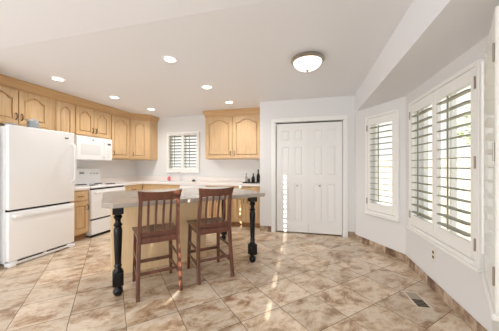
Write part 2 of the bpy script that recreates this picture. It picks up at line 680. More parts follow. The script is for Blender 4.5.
def shutter_panel(parent, x0, x1, z0, z1, nl, tilt, chord=0.076, stile=0.05, rt=0.10, rb=0.115, lm=None):
    """panel frame lies in y -0.014..0.014 of its parent; the room is at -y"""
    bm = nb()
    t = 0.014
    box(bm, x0, x0 + stile, -t, t, z0, z1, 0.003)
    box(bm, x1 - stile, x1, -t, t, z0, z1, 0.003)
    box(bm, x0 + stile, x1 - stile, -t, t, z0, z0 + rb, 0.003)
    box(bm, x0 + stile, x1 - stile, -t, t, z1 - rt, z1, 0.003)
    p = obj('shutter_panel', bm, SHUT, parent)
    bm = nb()
    a, b = z0 + rb, z1 - rt
    pitch = (b - a) / nl
    for k in range(nl):
        louver(bm, x0 + stile, x1 - stile, a + pitch * (k + 0.5), chord, tilt)
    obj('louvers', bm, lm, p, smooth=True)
    bm = nb()
    xm = (x0 + x1) / 2
    yr = -chord / 2 * math.cos(tilt) - 0.008
    zo = chord / 2 * math.sin(tilt)
    box(bm, xm - 0.007, xm + 0.007, yr - 0.006, yr + 0.006, a + pitch * 0.4 + zo, b - pitch * 0.3 + zo, 0.003)
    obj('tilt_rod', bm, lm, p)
    return p


def hinge(parent, x, z):
    bm = nb()
    box(bm, x - 0.012, x + 0.012, -0.0185, -0.0145, z - 0.045, z + 0.045, 0.001)
    tube(bm, [(x, -0.021, z - 0.045), (x, -0.021, z + 0.045)], 0.005, 8)
    obj('hinge', bm, NICKEL, parent)


def window(idx, A, B, op, label, panels, tilt, nl, sill=True, hinges=(), lm=None, **kw):
    A, B = Vector((A[0], A[1], 0)), Vector((B[0], B[1], 0))
    ang = math.atan2(B.y - A.y, B.x - A.x)
    s0, s1, z0, z1 = op
    # structure: sash set in the outer part of the wall, with its pane
    bm = nb()
    f = 0.035
    y0, y1 = 0.09, 0.13
    box(bm, s0, s0 + f, y0, y1, z0, z1)
    box(bm, s1 - f, s1, y0, y1, z0, z1)
    box(bm, s0 + f, s1 - f, y0, y1, z0, z0 + f)
    box(bm, s0 + f, s1 - f, y0, y1, z1 - f, z1)
    if s1 - s0 > 0.7:
        m = (s0 + s1) / 2
        box(bm, m - 0.018, m + 0.018, y0, y1, z0 + f, z1 - f)
    wo = struct(obj('window_%d' % idx, bm, TRIM, loc=(A.x, A.y, 0), rotz=ang))
    bm = nb()
    box(bm, s0 + f, s1 - f, 0.105, 0.109, z0 + f, z1 - f)
    obj('pane', bm, GLASS, wo)
    # shutter: an L frame on the wall face with hinged panels
    yo = -0.022
    Tm = Matrix.Translation((A.x, A.y, 0)) @ Matrix.Rotation(ang, 4, 'Z')
    loc = Tm @ Vector(((s0 + s1) / 2, yo, z0 - 0.035))
    sh = thing('plantation_shutter', label, 'window shutter', loc, ang)
    hw = (s1 - s0) / 2
    hh = z1 - z0
    bm = nb()
    ow = 0.035
    ya, yb = -0.018, 0.022
    H0 = 0.0
    H1 = hh + 2 * ow
    box(bm, -hw - ow, -hw + 0.004, ya, yb, H0, H1, 0.004)
    box(bm, hw - 0.004, hw + ow, ya, yb, H0, H1, 0.004)
    box(bm, -hw + 0.004, hw - 0.004, ya, yb, H1 - ow, H1, 0.004)
    box(bm, -hw + 0.004, hw - 0.004, ya, yb, H0, H0 + ow, 0.004)
    obj('shutter_frame', bm, SHUT, sh)
    if sill:
        bm = nb()
        box(bm, -hw - ow - 0.012, hw + ow + 0.012, ya - 0.014, yb, H0 - 0.03, H0, 0.006)
        obj('sill', bm, SHUT, sh)
    g = 0.004
    wp = (2 * hw - 0.012) / panels
    for k in range(panels):
        x0 = -hw + 0.006 + wp * k + g / 2
        x1 = x0 + wp - g
        shutter_panel(sh, x0, x1, ow + g, H1 - ow - g, nl, tilt, lm=lm or LOUV_BACKLIT, **kw)
    for hx, hz in hinges:
        hinge(sh, hx * hw, hz - (z0 - 0.035))
    return sh


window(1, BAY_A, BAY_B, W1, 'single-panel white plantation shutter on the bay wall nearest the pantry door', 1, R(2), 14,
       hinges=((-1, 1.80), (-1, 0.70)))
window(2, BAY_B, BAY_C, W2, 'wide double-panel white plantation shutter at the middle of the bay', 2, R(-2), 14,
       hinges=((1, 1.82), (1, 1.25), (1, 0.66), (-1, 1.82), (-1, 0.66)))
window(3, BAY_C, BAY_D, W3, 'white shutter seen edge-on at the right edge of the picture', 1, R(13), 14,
       hinges=((1, 1.77), (1, 1.29), (1, 0.69)), lm=SHUT)  # sunlit louvers keep plain white, other windows use the backlit tone
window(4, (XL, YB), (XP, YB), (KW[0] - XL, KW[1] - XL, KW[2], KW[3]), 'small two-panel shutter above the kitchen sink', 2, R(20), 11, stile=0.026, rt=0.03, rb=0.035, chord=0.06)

# ------------------------------------------------------------------ kitchen cabinets
# local frame of a cabinet: x to the right seen from its front, -y out of the front, z up


def arch_pts(x0, x1, zb, zt, rise):
    """cathedral outline: flat shoulders, S-curves up to a round crest"""
    pts = [(x0, zb), (x1, zb)]
    n = 20
    for k in range(n + 1):
        u = 1 - k / n
        s = abs(2 * u - 1)
        h = 0.0 if s > 0.86 else rise * (0.5 + 0.5 * math.cos(PI * (s / 0.86) ** 1.35))
        pts.append((x0 + (x1 - x0) * u, zt - rise + h))
    return pts


def cab_door(wd, h, rise=0.05, fr=0.06):
    """raised panel cabinet door, origin at bottom left of its back, front to -y"""
    bm = nb()
    box(bm, 0, wd, -0.004, 0, 0, h)
    y0, y1 = -0.023, -0.004
    box(bm, 0, fr, y0, y1, 0, h, 0.002)
    box(bm, wd - fr, wd, y0, y1, 0, h, 0.002)
    box(bm, fr, wd - fr, y0, y1, 0, fr, 0.002)
    if rise > 0:
        inner = arch_pts(fr, wd - fr, fr, h - fr, rise)
        top = inner[2:]
        prism(bm, [(fr, h), *[(p[0], p[1]) for p in reversed(top)], (wd - fr, h)], y0, y1, 'xz')
        m, m2 = 0.009, 0.024
        r1 = arch_pts(fr + m, wd - fr - m, fr + m, h - fr - m, rise)
        r2 = arch_pts(fr + m2, wd - fr - m2, fr + m2, h - fr - m2, rise)
    else:
        box(bm, fr, wd - fr, y0, y1, h - fr, h, 0.002)
        q = lambda m: [(fr + m, fr + m), (wd - fr - m, fr + m), (wd - fr - m, h - fr - m), (fr + m, h - fr - m)]
        r1, r2 = q(0.009), q(0.024)
    loft(bm, [[(p[0], -0.004, p[1]) for p in r1], [(p[0], -0.0215, p[1]) for p in r2]])
    return bm


def pull(parent, x, z, vertical=True, L=0.085):
    bm = nb()
    a = L / 2
    pts = [(-a, 0.0), (-a, -0.018), (-a * 0.6, -0.027), (0, -0.030), (a * 0.6, -0.027), (a, -0.018), (a, 0.0)]
    path = [(x, y, z + s) if vertical else (x + s, y, z) for s, y in pts]
    tube(bm, [(p[0], p[1] - 0.023, p[2]) for p in path], 0.0062, 8)
    obj('pull', bm, BRONZE, parent, smooth=True)


def carcass(parent, wd, dp, z0, z1, material=MAPLE, stile_gap=None):
    bm = nb()
    box(bm, 0, wd, 0, dp, z0, z1, 0.001)
    return obj('carcass', bm, material, parent)


def add_door(parent, x0, x1, z0, z1, hx=None, hz=None, rise=0.05, name='door', vertical=True, L=0.085):
    d = obj(name, cab_door(x1 - x0, z1 - z0, rise), MAPLE, parent, loc=(x0, -0.001, z0))
    if hx is not None:
        pull(d, hx, hz, vertical, L)
    return d


def add_drawer(parent, x0, x1, z0, z1, handle=True, L=0.085):
    bm = nb()
    box(bm, x0, x1, -0.021, -0.001, z0, z1, 0.005)
    d = obj('drawer_front', bm, MAPLE, parent)
    if handle:
        pull(d, (x0 + x1) / 2, (z0 + z1) / 2, False, L)
    return d


XF = -4.0    # face of the wall cabinets on the left wall
UD = XF - XL - 0.003
LR = R(90)
UT = 2.325


def upper(name, label, y0, y1, z0, doors, rise=0.05):
    t = thing(name, label, 'cabinet', (XF, y0, z0), LR)
    carcass(t, y1 - y0, UD, 0, UT - z0)
    dz1 = 2.292
    for (a, b, side) in doors:
        wd = b - a
        hx = None if side is None else (wd - 0.03 if side == 'r' else 0.03)
        add_door(t, a - y0, b - y0, 0.02, dz1 - z0, hx, 0.10, rise)
    return t


upper('wall_cabinet', 'honey maple wall cabinet with two short doors above the refrigerator', 1.965, 2.86, 1.80,
      [(1.985, 2.385, 'r'), (2.395, 2.785, 'l')], 0.06)
upper('wall_cabinet', 'narrow maple wall cabinet with one door between refrigerator and microwave', 2.862, 3.205, 1.38, [(2.90, 3.19, 'r')], 0.06)
upper('wall_cabinet', 'maple wall cabinet with two short doors directly above the microwave', 3.207, 3.958, 1.775,
      [(3.232, 3.577, 'r'), (3.587, 3.932, 'l')], 0.06)
upper('wall_cabinet', 'tall single-door maple wall cabinet right of the microwave', 3.960, 4.515, 1.38, [(4.0, 4.48, 'l')], 0.065)

# diagonal corner cabinet
P1 = Vector((XF, 4.517))
P2 = Vector((-3.70, 4.815))
t = thing('corner_cabinet', 'diagonal maple corner wall cabinet beside the kitchen window wall', 'cabinet', (XF, 4.517, 1.38), R(45))
Mi = Matrix.Rotation(R(-45), 4, 'Z') @ Matrix.Translation((-XF, -4.517, 0))
bm = nb()
poly = [P1, P2, Vector((-3.70, YB - 0.003)), Vector((XL + 0.003, YB - 0.003)), Vector((XL + 0.003, 4.517))]
lp = [Mi @ Vector((p.x, p.y, 0)) for p in poly]
prism(bm, [(p.x, p.y) for p in lp], 0, UT - 1.38, 'xy')
obj('carcass', bm, MAPLE, t)
dw = (P2 - P1).length
add_door(t, 0.045, dw - 0.045, 0.02, 2.292 - 1.38, 0.03, 0.10, 0.05)


def crown(name, path, parent=None, inv=None):
    prof = [(0.0, 2.296), (0.010, 2.300), (0.012, 2.330), (0.018, 2.338), (0.026, 2.365), (0.040, 2.395), (0.050, 2.405), (0.050, CZ - 0.001), (0.0, CZ - 0.001)]
    pts = [Vector((p[0], p[1])) for p in path]
    rings = []
    for i, p in enumerate(pts):
        n = []
        if i > 0:
            d = (p - pts[i - 1]).normalized()
            n.append(Vector((d.y, -d.x)))
        if i < len(pts) - 1:
            d = (pts[i + 1] - p).normalized()
            n.append(Vector((d.y, -d.x)))
        m = sum(n, Vector((0, 0)))
        m = m / m.length
        k = 1 / max(0.3, m.dot(n[0]))
        rings.append([(p.x + m.x * k * o, p.y + m.y * k * o, z) for o, z in prof])
    bm = nb()
    loft(bm, rings)
    if inv is not None:
        bmesh.ops.transform(bm, matrix=inv, verts=list(bm.verts))
    return obj(name, bm, MAPLE_H if parent is None else MAPLE_X, parent)


o = crown('crown_molding', [(XF, 1.965), (XF, 4.517), (-3.70, 4.815), (-3.70, YB - 0.003)])
tag(o, 'long maple crown molding along the tops of the left wall cabinets', 'molding')

# right wall cabinet, on the back wall beside the pantry
RX0, RX1, RY = -2.245, XP - 0.004, 4.79
t = thing('wall_cabinet', 'two-door maple wall cabinet on the back wall beside the pantry', 'cabinet', (RX0, RY, 1.38), 0)
carcass(t, RX1 - RX0, YB - RY - 0.003, 0, UT - 1.38)
add_door(t, 0.03, 0.625, 0.02, 2.292 - 1.38, 0.595 - 0.03, 0.10, 0.07)
add_door(t, 0.655, 1.245, 0.02, 2.292 - 1.38, 0.03, 0.10, 0.07)
crown('cornice', [(RX0, YB - 0.003), (RX0, RY), (RX1, RY)], t, Matrix.Translation((-RX0, -RY, -1.38)))

# base cabinets
BX = -3.66
BH = 0.83
TOP = 0.87


def base_cab(label, loc, rot, wd, dp, fronts, hollow=False, cat='cabinet'):
    t = thing('base_cabinet', label, cat, (loc[0], loc[1], 0), rot)
    bm = nb()
    if hollow:
        box(bm, 0, wd, 0, 0.02, 0.1, BH)
        box(bm, 0, wd, dp - 0.02, dp, 0.1, BH)
        box(bm, 0, 0.02, 0.02, dp - 0.02, 0.1, BH)
        box(bm, wd - 0.02, wd, 0.02, dp - 0.02, 0.1, BH)
        box(bm, 0.02, wd - 0.02, 0.02, dp - 0.02, 0.1, 0.12)
    else:
        box(bm, 0, wd, 0, dp, 0.1, BH, 0.001)
    obj('carcass', bm, MAPLE, t)
    bm = nb()
    box(bm, 0, wd, 0.06, dp, 0, 0.1)
    obj('toe_kick', bm, KICK, t)
    for f in fronts:
        if f[0] == 'drawer':
            add_drawer(t, *f[1:5], *(f[5:]))
        else:
            wdt = f[2] - f[1]
            hx = None if f[5] is None else (wdt - 0.03 if f[5] == 'r' else 0.03)
            add_door(t, f[1], f[2], f[3], f[4], hx, f[4] - f[3] - 0.10, 0.0)
    return t


BD = BX - XL - 0.003
base_cab('narrow maple base cabinet squeezed between refrigerator and white range', (BX, 2.862), LR, 0.333, BD,
         [('drawer', 0.02, 0.313, 0.66, 0.80), ('door', 0.02, 0.313, 0.13, 0.635, 'r')])
base_cab('maple base cabinet right of the range, running into the corner', (BX, 3.965), LR, 0.545, BD,
         [('drawer', 0.03, 0.50, 0.66, 0.80), ('door', 0.03, 0.50, 0.13, 0.635, 'l')])
BY = 4.515
BYD = YB - BY - 0.003
base_cab('maple sink base cabinet under the kitchen window', (-3.655, BY), 0, 0.94, BYD,
         [('drawer', 0.05, 0.47, 0.66, 0.80, False), ('drawer', 0.49, 0.91, 0.66, 0.80, False),
          ('door', 0.05, 0.47, 0.13, 0.635, 'r'), ('door', 0.49, 0.91, 0.13, 0.635, 'l')], True)
base_cab('maple base cabinet just right of the white dishwasher', (-2.108, BY), 0, 0.588, BYD,
         [('drawer', 0.03, 0.56, 0.66, 0.80), ('door', 0.03, 0.29, 0.13, 0.635, 'r'), ('door', 0.30, 0.56, 0.13, 0.635, 'l')])
base_cab('maple base cabinet against the pantry wall, end of the back run', (-1.518, BY), 0, 0.594, BYD,
         [('drawer', 0.03, 0.53, 0.66, 0.80), ('door', 0.03, 0.275, 0.13, 0.635, 'r'), ('door', 0.285, 0.53, 0.13, 0.635, 'l')])

# dishwasher
t = thing('dishwasher', 'white dishwasher built in under the back worktop', 'dishwasher', (-2.712, BY, 0), 0)
bm = nb()
box(bm, 0.003, 0.597, 0.0, BYD, 0.1, BH - 0.004)
obj('body', bm, WHITE2, t)
bm = nb()
box(bm, 0.006, 0.594, -0.022, -0.001, 0.12, 0.69, 0.006)
obj('door', bm, WHITE, t)
bm = nb()
box(bm, 0.006, 0.594, -0.026, -0.001, 0.70, 0.815, 0.006)
cp = obj('control_panel', bm, WHITE, t)
bm = nb()
box(bm, 0.15, 0.45, -0.034, -0.024, 0.72, 0.742, 0.004)
obj('handle', bm, WHITE2, cp)
bm = nb()
box(bm, 0.01, 0.59, 0.05, 0.3, 0.0, 0.1)
obj('kick_plate', bm, WHITE2, t)

# worktops
bm = nb()
box(bm, XL + 0.003, BX + 0.025, 2.862, 3.196, BH, TOP, 0.004)
o = obj('worktop', bm, COUNT)
tag(o, 'short pale laminate worktop left of the range', 'countertop')
wt = thing('worktop', 'L-shaped pale laminate worktop along the back wall', 'countertop', (-2.6, 4.8, BH), 0)
SX0, SX1, SY0, SY1 = -3.33, -2.72, 4.60, 4.98
bm = nb()
fy = BY - 0.025
box(bm, XL + 0.003, BX + 0.025, 3.963, fy, BH, TOP)
box(bm, XL + 0.003, SX0, fy, YB - 0.003, BH, TOP)
box(bm, SX1, XP - 0.003, fy, YB - 0.003, BH, TOP)
box(bm, SX0, SX1, fy, SY0, BH, TOP)
box(bm, SX0, SX1, SY1, YB - 0.003, BH, TOP)
bmesh.ops.remove_doubles(bm, verts=list(bm.verts), dist=1e-5)
bmesh.ops.transform(bm, matrix=Matrix.Translation((2.6, -4.8, -BH)), verts=list(bm.verts))
obj('slab', bm, COUNT, wt)
bm = nb()
box(bm, XL + 0.023, XP - 0.003, YB - 0.022, YB - 0.003, TOP, TOP + 0.10, 0.003)
box(bm, XL + 0.003, XL + 0.022, 3.963, YB - 0.003, TOP, TOP + 0.10, 0.003)
bmesh.ops.transform(bm, matrix=Matrix.Translation((2.6, -4.8, -BH)), verts=list(bm.verts))
obj('backsplash', bm, COUNT, wt)

# sink and faucet
t = thing('kitchen_sink', 'white drop-in sink in the worktop under the kitchen window', 'sink', ((SX0 + SX1) / 2, (SY0 + SY1) / 2, TOP), 0)
bm = nb()
hx, hy = (SX1 - SX0) / 2, (SY1 - SY0) / 2
box(bm, -hx - 0.02, hx + 0.02, -hy - 0.02, -hy + 0.01, 0.001, 0.008, 0.002)
box(bm, -hx - 0.02, hx + 0.02, hy - 0.01, hy + 0.02, 0.001, 0.008, 0.002)
box(bm, -hx - 0.02, -hx + 0.01, -hy, hy, 0.001, 0.008, 0.002)
box(bm, hx - 0.01, hx + 0.02, -hy, hy, 0.001, 0.008, 0.002)
obj('rim', bm, WHITE, t)
bm = nb()
h2x, h2y = hx - 0.01, hy - 0.01
loft(bm, [[(-h2x, -h2y, 0.0), (h2x, -h2y, 0.0), (h2x, h2y, 0.0), (-h2x, h2y, 0.0)],
          [(-h2x + .03, -h2y + .03, -0.16), (h2x - .03, -h2y + .03, -0.16), (h2x - .03, h2y - .03, -0.16), (-h2x + .03, h2y - .03, -0.16)]], cap=False)
vb = [v for v in bm.verts if v.co.z < -0.1]
bmesh.ops.contextual_create(bm, geom=vb)
obj('basin', bm, WHITE, t)
t = thing('faucet', 'slim chrome faucet behind the sink', 'faucet', (-3.02, 5.045, TOP + 0.0005), 0)
bm = nb()
lathe(bm, [(0.026, 0.0), (0.026, 0.012), (0.014, 0.03), (0.012, 0.05)], n=14)
obj('base', bm, STEEL, t, smooth=True)
bm = nb()
tube(bm, [(0, 0, 0.04), (0, 0, 0.16), (0, -0.015, 0.20), (0, -0.05, 0.225), (0, -0.09, 0.215), (0, -0.115, 0.18)], 0.0105, 10)
obj('spout', bm, STEEL, t, smooth=True)
bm = nb()
tube(bm, [(0.02, 0, 0.035), (0.05, 0.0, 0.06), (0.085, 0.0, 0.072)], 0.006, 8)
obj('lever', bm, STEEL, t, smooth=True)

# ------------------------------------------------------------------ refrigerator
FY0, FY1 = 2.0, 2.82
fr = thing('refrigerator', 'large white bottom-freezer refrigerator at the left edge', 'refrigerator', (-3.5, FY0, 0), LR)
fw = FY1 - FY0
bm = nb()
box(bm, 0.006, fw - 0.006, 0.085, 0.76, 0.03, 1.715, 0.008)
obj('body', bm, WHITE2, fr)
bm = nb()
box(bm, 0.02, fw - 0.02, 0.070, 0.086, 0.066, 1.70)
obj('gasket', bm, DARK, fr)
bm = nb()
box(bm, 0, fw, 0, 0.070, 0.690, 1.728, 0.014, 3)
d = obj('fridge_door', bm, WHITE, fr, smooth=True)
bm = nb()
hx = fw - 0.035
bar(bm, [(hx, 0.0, 1.56), (hx, -0.04, 1.545), (hx, -0.052, 1.50), (hx, -0.055, 1.28), (hx, -0.052, 1.05), (hx, -0.04, 1.005), (hx, 0.0, 0.99)], 0.032, 0.024)
obj('handle', bm, WHITE2, d)
bm = nb()
box(bm, fw - 0.15, fw - 0.095, -0.003, 0.0, 1.628, 1.65, 0.001)
obj('badge', bm, mat('grey badge', srgb(120, 122, 126), 0.3, 0.5), d)
bm = nb()
box(bm, 0, fw, 0, 0.070, 0.066, 0.665, 0.014, 3)
d = obj('freezer_drawer', bm, WHITE, fr, smooth=True)
bm = nb()
bar(bm, [(0.05, 0.0, 0.612), (0.06, -0.034, 0.612), (0.10, -0.045, 0.612), (fw - 0.10, -0.045, 0.612), (fw - 0.06, -0.034, 0.612), (fw - 0.05, 0.0, 0.612)], 0.030, 0.022, side=(0, 0, 1))
obj('handle', bm, WHITE2, d)
bm = nb()
box(bm, 0.04, fw - 0.04, 0.012, 0.08, 0.012, 0.060, 0.003)
g = obj('base_grille', bm, WHITE2, fr)
bm = nb()
for a, b in ((0.10, 0.385), (0.43, 0.70)):
    box(bm, a, b, 0.006, 0.013, 0.048, 0.060)
obj('grille_slots', bm, DARK, g)
for x in (0.035, fw - 0.045):
    bm = nb()
    box(bm, x - 0.035, x + 0.04, -0.02, 0.08, 0.0, 0.046, 0.012, 2)
    obj('foot', bm, WHITE2, fr)
bm = nb()
box(bm, 0.02, 0.10, 0.01, 0.12, 1.728, 1.748, 0.006)
obj('hinge_cover', bm, mat('hinge grey', srgb(168, 170, 172), 0.4), fr)

# canister on the fridge
t = thing('glass_canister', 'blue-grey glass canister standing on top of the refrigerator', 'canister', (-3.72, 2.40, 1.7155), 0)
bm = nb()
lathe(bm, [(0.055, 0.0), (0.062, 0.01), (0.062, 0.115), (0.055, 0.125)], n=20)
obj('jar', bm, TINB, t, smooth=True)
bm = nb()
lathe(bm, [(0.057, 0.125), (0.06, 0.128), (0.06, 0.15), (0.014, 0.156), (0.014, 0.168), (0.0, 0.172)], n=20)
obj('lid', bm, STEEL, t, smooth=True)

# ------------------------------------------------------------------ microwave
mw = thing('microwave', 'white over-the-range microwave mounted above the cooktop', 'microwave', (-3.93, 3.207, 1.338), LR)
ww = 0.748
bm = nb()
box(bm, 0, ww, 0.03, 0.395, 0, 0.434, 0.003)
obj('body', bm, WHITE2, mw)
bm = nb()
prism(bm, [(0.0, 0.012), (0.03, 0.0), (0.03, 0.432), (0.012, 0.432), (0.0, 0.40)], 0.0, 0.565, 'yz')
d = obj('door', bm, WHITE, mw)
bm = nb()
box(bm, 0.07, 0.47, -0.004, 0.001, 0.10, 0.29, 0.002)
obj('door_window', bm, GREYP, d)
bm = nb()
bar(bm, [(0.545, 0.0, 0.35), (0.545, -0.03, 0.335), (0.545, -0.034, 0.2), (0.545, -0.03, 0.075), (0.545, 0.0, 0.06)], 0.022, 0.018)
obj('handle', bm, WHITE2, d)
bm = nb()
box(bm, 0.30, 0.335, -0.003, 0.001, 0.365, 0.385)
obj('badge', bm, mat('dark badge', srgb(96, 98, 104), 0.4), d)
bm = nb()
prism(bm, [(0.0, 0.012), (0.03, 0.0), (0.03, 0.432), (0.012, 0.432), (0.0, 0.40)], 0.569, ww, 'yz')
cp = obj('control_panel', bm, WHITE, mw)
bm = nb()
box(bm, 0.64, 0.715, -0.003, 0.001, 0.305, 0.34)
obj('display', bm, mat('display', srgb(88, 92, 98), 0.2), cp)
bm = nb()
for r in range(4):
    for c in range(3):
        box(bm, 0.62 + c * 0.035, 0.646 + c * 0.035, -0.002, 0.001, 0.06 + r * 0.05, 0.09 + r * 0.05)
obj('keypad', bm, GREYP, cp)
bm = nb()
box(bm, 0.02, ww - 0.02, 0.0, 0.012, 0.406, 0.428)
bmesh.ops.transform(bm, matrix=Matrix.Translation((0, -0.001, 0)), verts=list(bm.verts))
obj('vent_grille', bm, WHITE2, mw)

# ------------------------------------------------------------------ range
rg = thing('electric_range', 'white electric coil range between the left base cabinets', 'stove', (-3.63, 3.20, 0), LR)
rw = 0.756
bm = nb()
box(bm, 0, rw, 0.02, 0.69, 0.03, 0.845, 0.003)
obj('body', bm, WHITE2, rg)
bm = nb()
box(bm, -0.001, rw + 0.001, -0.03, 0.62, 0.845, 0.875, 0.006, 2)
ct = obj('cooktop', bm, WHITE, rg)
for (x, y, r) in ((0.20, 0.14, 0.075), (0.56, 0.14, 0.095), (0.20, 0.43, 0.095), (0.56, 0.43, 0.075)):
    bm = nb()
    lathe(bm, [(r + 0.022, 0.0), (r + 0.02, 0.005), (r - 0.01, 0.003), (0.0, 0.002)], n=28)
    pn = obj('drip_pan', bm, STEEL, ct, smooth=True, loc=(x, y, 0.8745))
    bm = nb()
    path = []
    for k in range(70):
        a = k / 69 * 2 * PI * 3.6
        rr = 0.016 + (r - 0.016) * k / 69
        path.append((rr * math.cos(a), rr * math.sin(a), 0.013))
    tube(bm, path, 0.006, 6)
    obj('coil', bm, COIL, pn, smooth=True)
bm = nb()
prism(bm, [(0.60, 0.875), (0.69, 0.875), (0.69, 1.185), (0.64, 1.19), (0.615, 1.175)], 0, rw, 'yz')
bgd = obj('backguard', bm, WHITE, rg)
bm = nb()
box(bm, 0.31, 0.40, 0.600, 0.612, 1.075, 1.115, 0.002)
obj('clock', bm, mat('clock panel', srgb(150, 154, 158), 0.3), bgd)
for x in (0.07, 0.15, 0.55, 0.62, 0.69):
    bm = nb()
    lathe(bm, [(0.024, 0), (0.022, 0.014), (0.012, 0.016), (0.012, 0.026), (0.0, 0.027)], n=14, M=Matrix.Translation((x, 0.607, 1.085)) @ Matrix.Rotation(R(90), 4, 'X'))
    obj('knob', bm, GREYP, bgd, smooth=True)
bm = nb()
box(bm, 0.01, rw - 0.01, 0.012, 0.022, 0.28, 0.84)
obj('seam', bm, DARK, rg)
bm = nb()
box(bm, 0.0, rw, -0.028, 0.013, 0.318, 0.815, 0.006, 2)
d = obj('oven_door', bm, WHITE, rg)
bm = nb()
tube(bm, [(0.05, -0.028, 0.768), (0.06, -0.062, 0.768), (0.09, -0.07, 0.768), (rw - 0.09, -0.07, 0.768), (rw - 0.06, -0.062, 0.768), (rw - 0.05, -0.028, 0.768)], 0.012, 8)
obj('handle', bm, WHITE2, d, smooth=True)
bm = nb()
box(bm, 0.0, rw, -0.028, 0.013, 0.05, 0.288, 0.006, 2)
obj('storage_drawer', bm, WHITE, rg)
bm = nb()
box(bm, 0.01, rw - 0.01, -0.01, 0.6, 0.0, 0.03)
obj('plinth', bm, DARK, rg)

# ------------------------------------------------------------------ island
IA = R(45.7)
isl = thing('kitchen_island', 'diagonal island with grey beige top, pale maple panel and black turned legs', 'kitchen island', (-1.74, 1.82, 0), IA)
e = 0.09
sx0, sx1, sy0, sy1 = -0.135, 1.655, -0.055, 1.16
pts = [(sx0 + e, sy0), (sx1 - 0.03, sy0), (sx1, sy0 + 0.03), (sx1, sy1 - e), (sx1 - e, sy1), (sx0 + e, sy1), (sx0, sy1 - e), (sx0, sy0 + e)]
bm = nb()
prism(bm, pts, 0.838, 0.882, 'xy', bev=0.004)
obj('countertop', bm, ISLE, isl)
bm = nb()
box(bm, -0.05, 1.06, 0.50, 1.08, 0.0, 0.838, 0.002)
ib = obj('cabinet_body', bm, PANELM, isl)
for k in range(2):
    d = obj('door', cab_door(0.52, 0.56, 0), MAPLE, ib)
    d.location = (0.48 + k * 0.54, 1.081, 0.12)
    d.rotation_euler = (0, 0, PI)
    bm = nb()
    box(bm, -0.04 + k * 0.54, 0.48 + k * 0.54, 1.081, 1.10, 0.70, 0.82, 0.004)
    obj('drawer_front', bm, MAPLE, ib)


def turned_leg():
    bm = nb()
    lathe(bm, [(0.012, 0.0), (0.026, 0.004), (0.040, 0.025), (0.044, 0.045), (0.038, 0.068), (0.026, 0.080), (0.024, 0.088), (0.034, 0.094), (0.034, 0.10)], n=20)
    box(bm, -0.046, 0.046, -0.046, 0.046, 0.098, 0.235, 0.008)
    lathe(bm, [(0.040, 0.233), (0.034, 0.248), (0.028, 0.262), (0.027, 0.272), (0.033, 0.278), (0.033, 0.287), (0.027, 0.296), (0.027, 0.31), (0.029, 0.36),
               (0.033, 0.47), (0.036, 0.56), (0.037, 0.615), (0.033, 0.64), (0.027, 0.652), (0.036, 0.660), (0.039, 0.672), (0.030, 0.684),
               (0.023, 0.70), (0.025, 0.722), (0.036, 0.738), (0.038, 0.75), (0.028, 0.76), (0.030, 0.772)], n=20)
    box(bm, -0.046, 0.046, -0.046, 0.046, 0.772, 0.838, 0.006)
    return bm


l0 = obj('turned_leg', turned_leg(), BLACK, isl, smooth=True, loc=(0.0, 0.03, 0))
for p in ((1.50, 0.03), (1.56, 1.03)):
    c = l0.copy()
    C.objects.link(c)
    c.parent = isl
    c.location = (p[0], p[1], 0)

# ------------------------------------------------------------------ stools


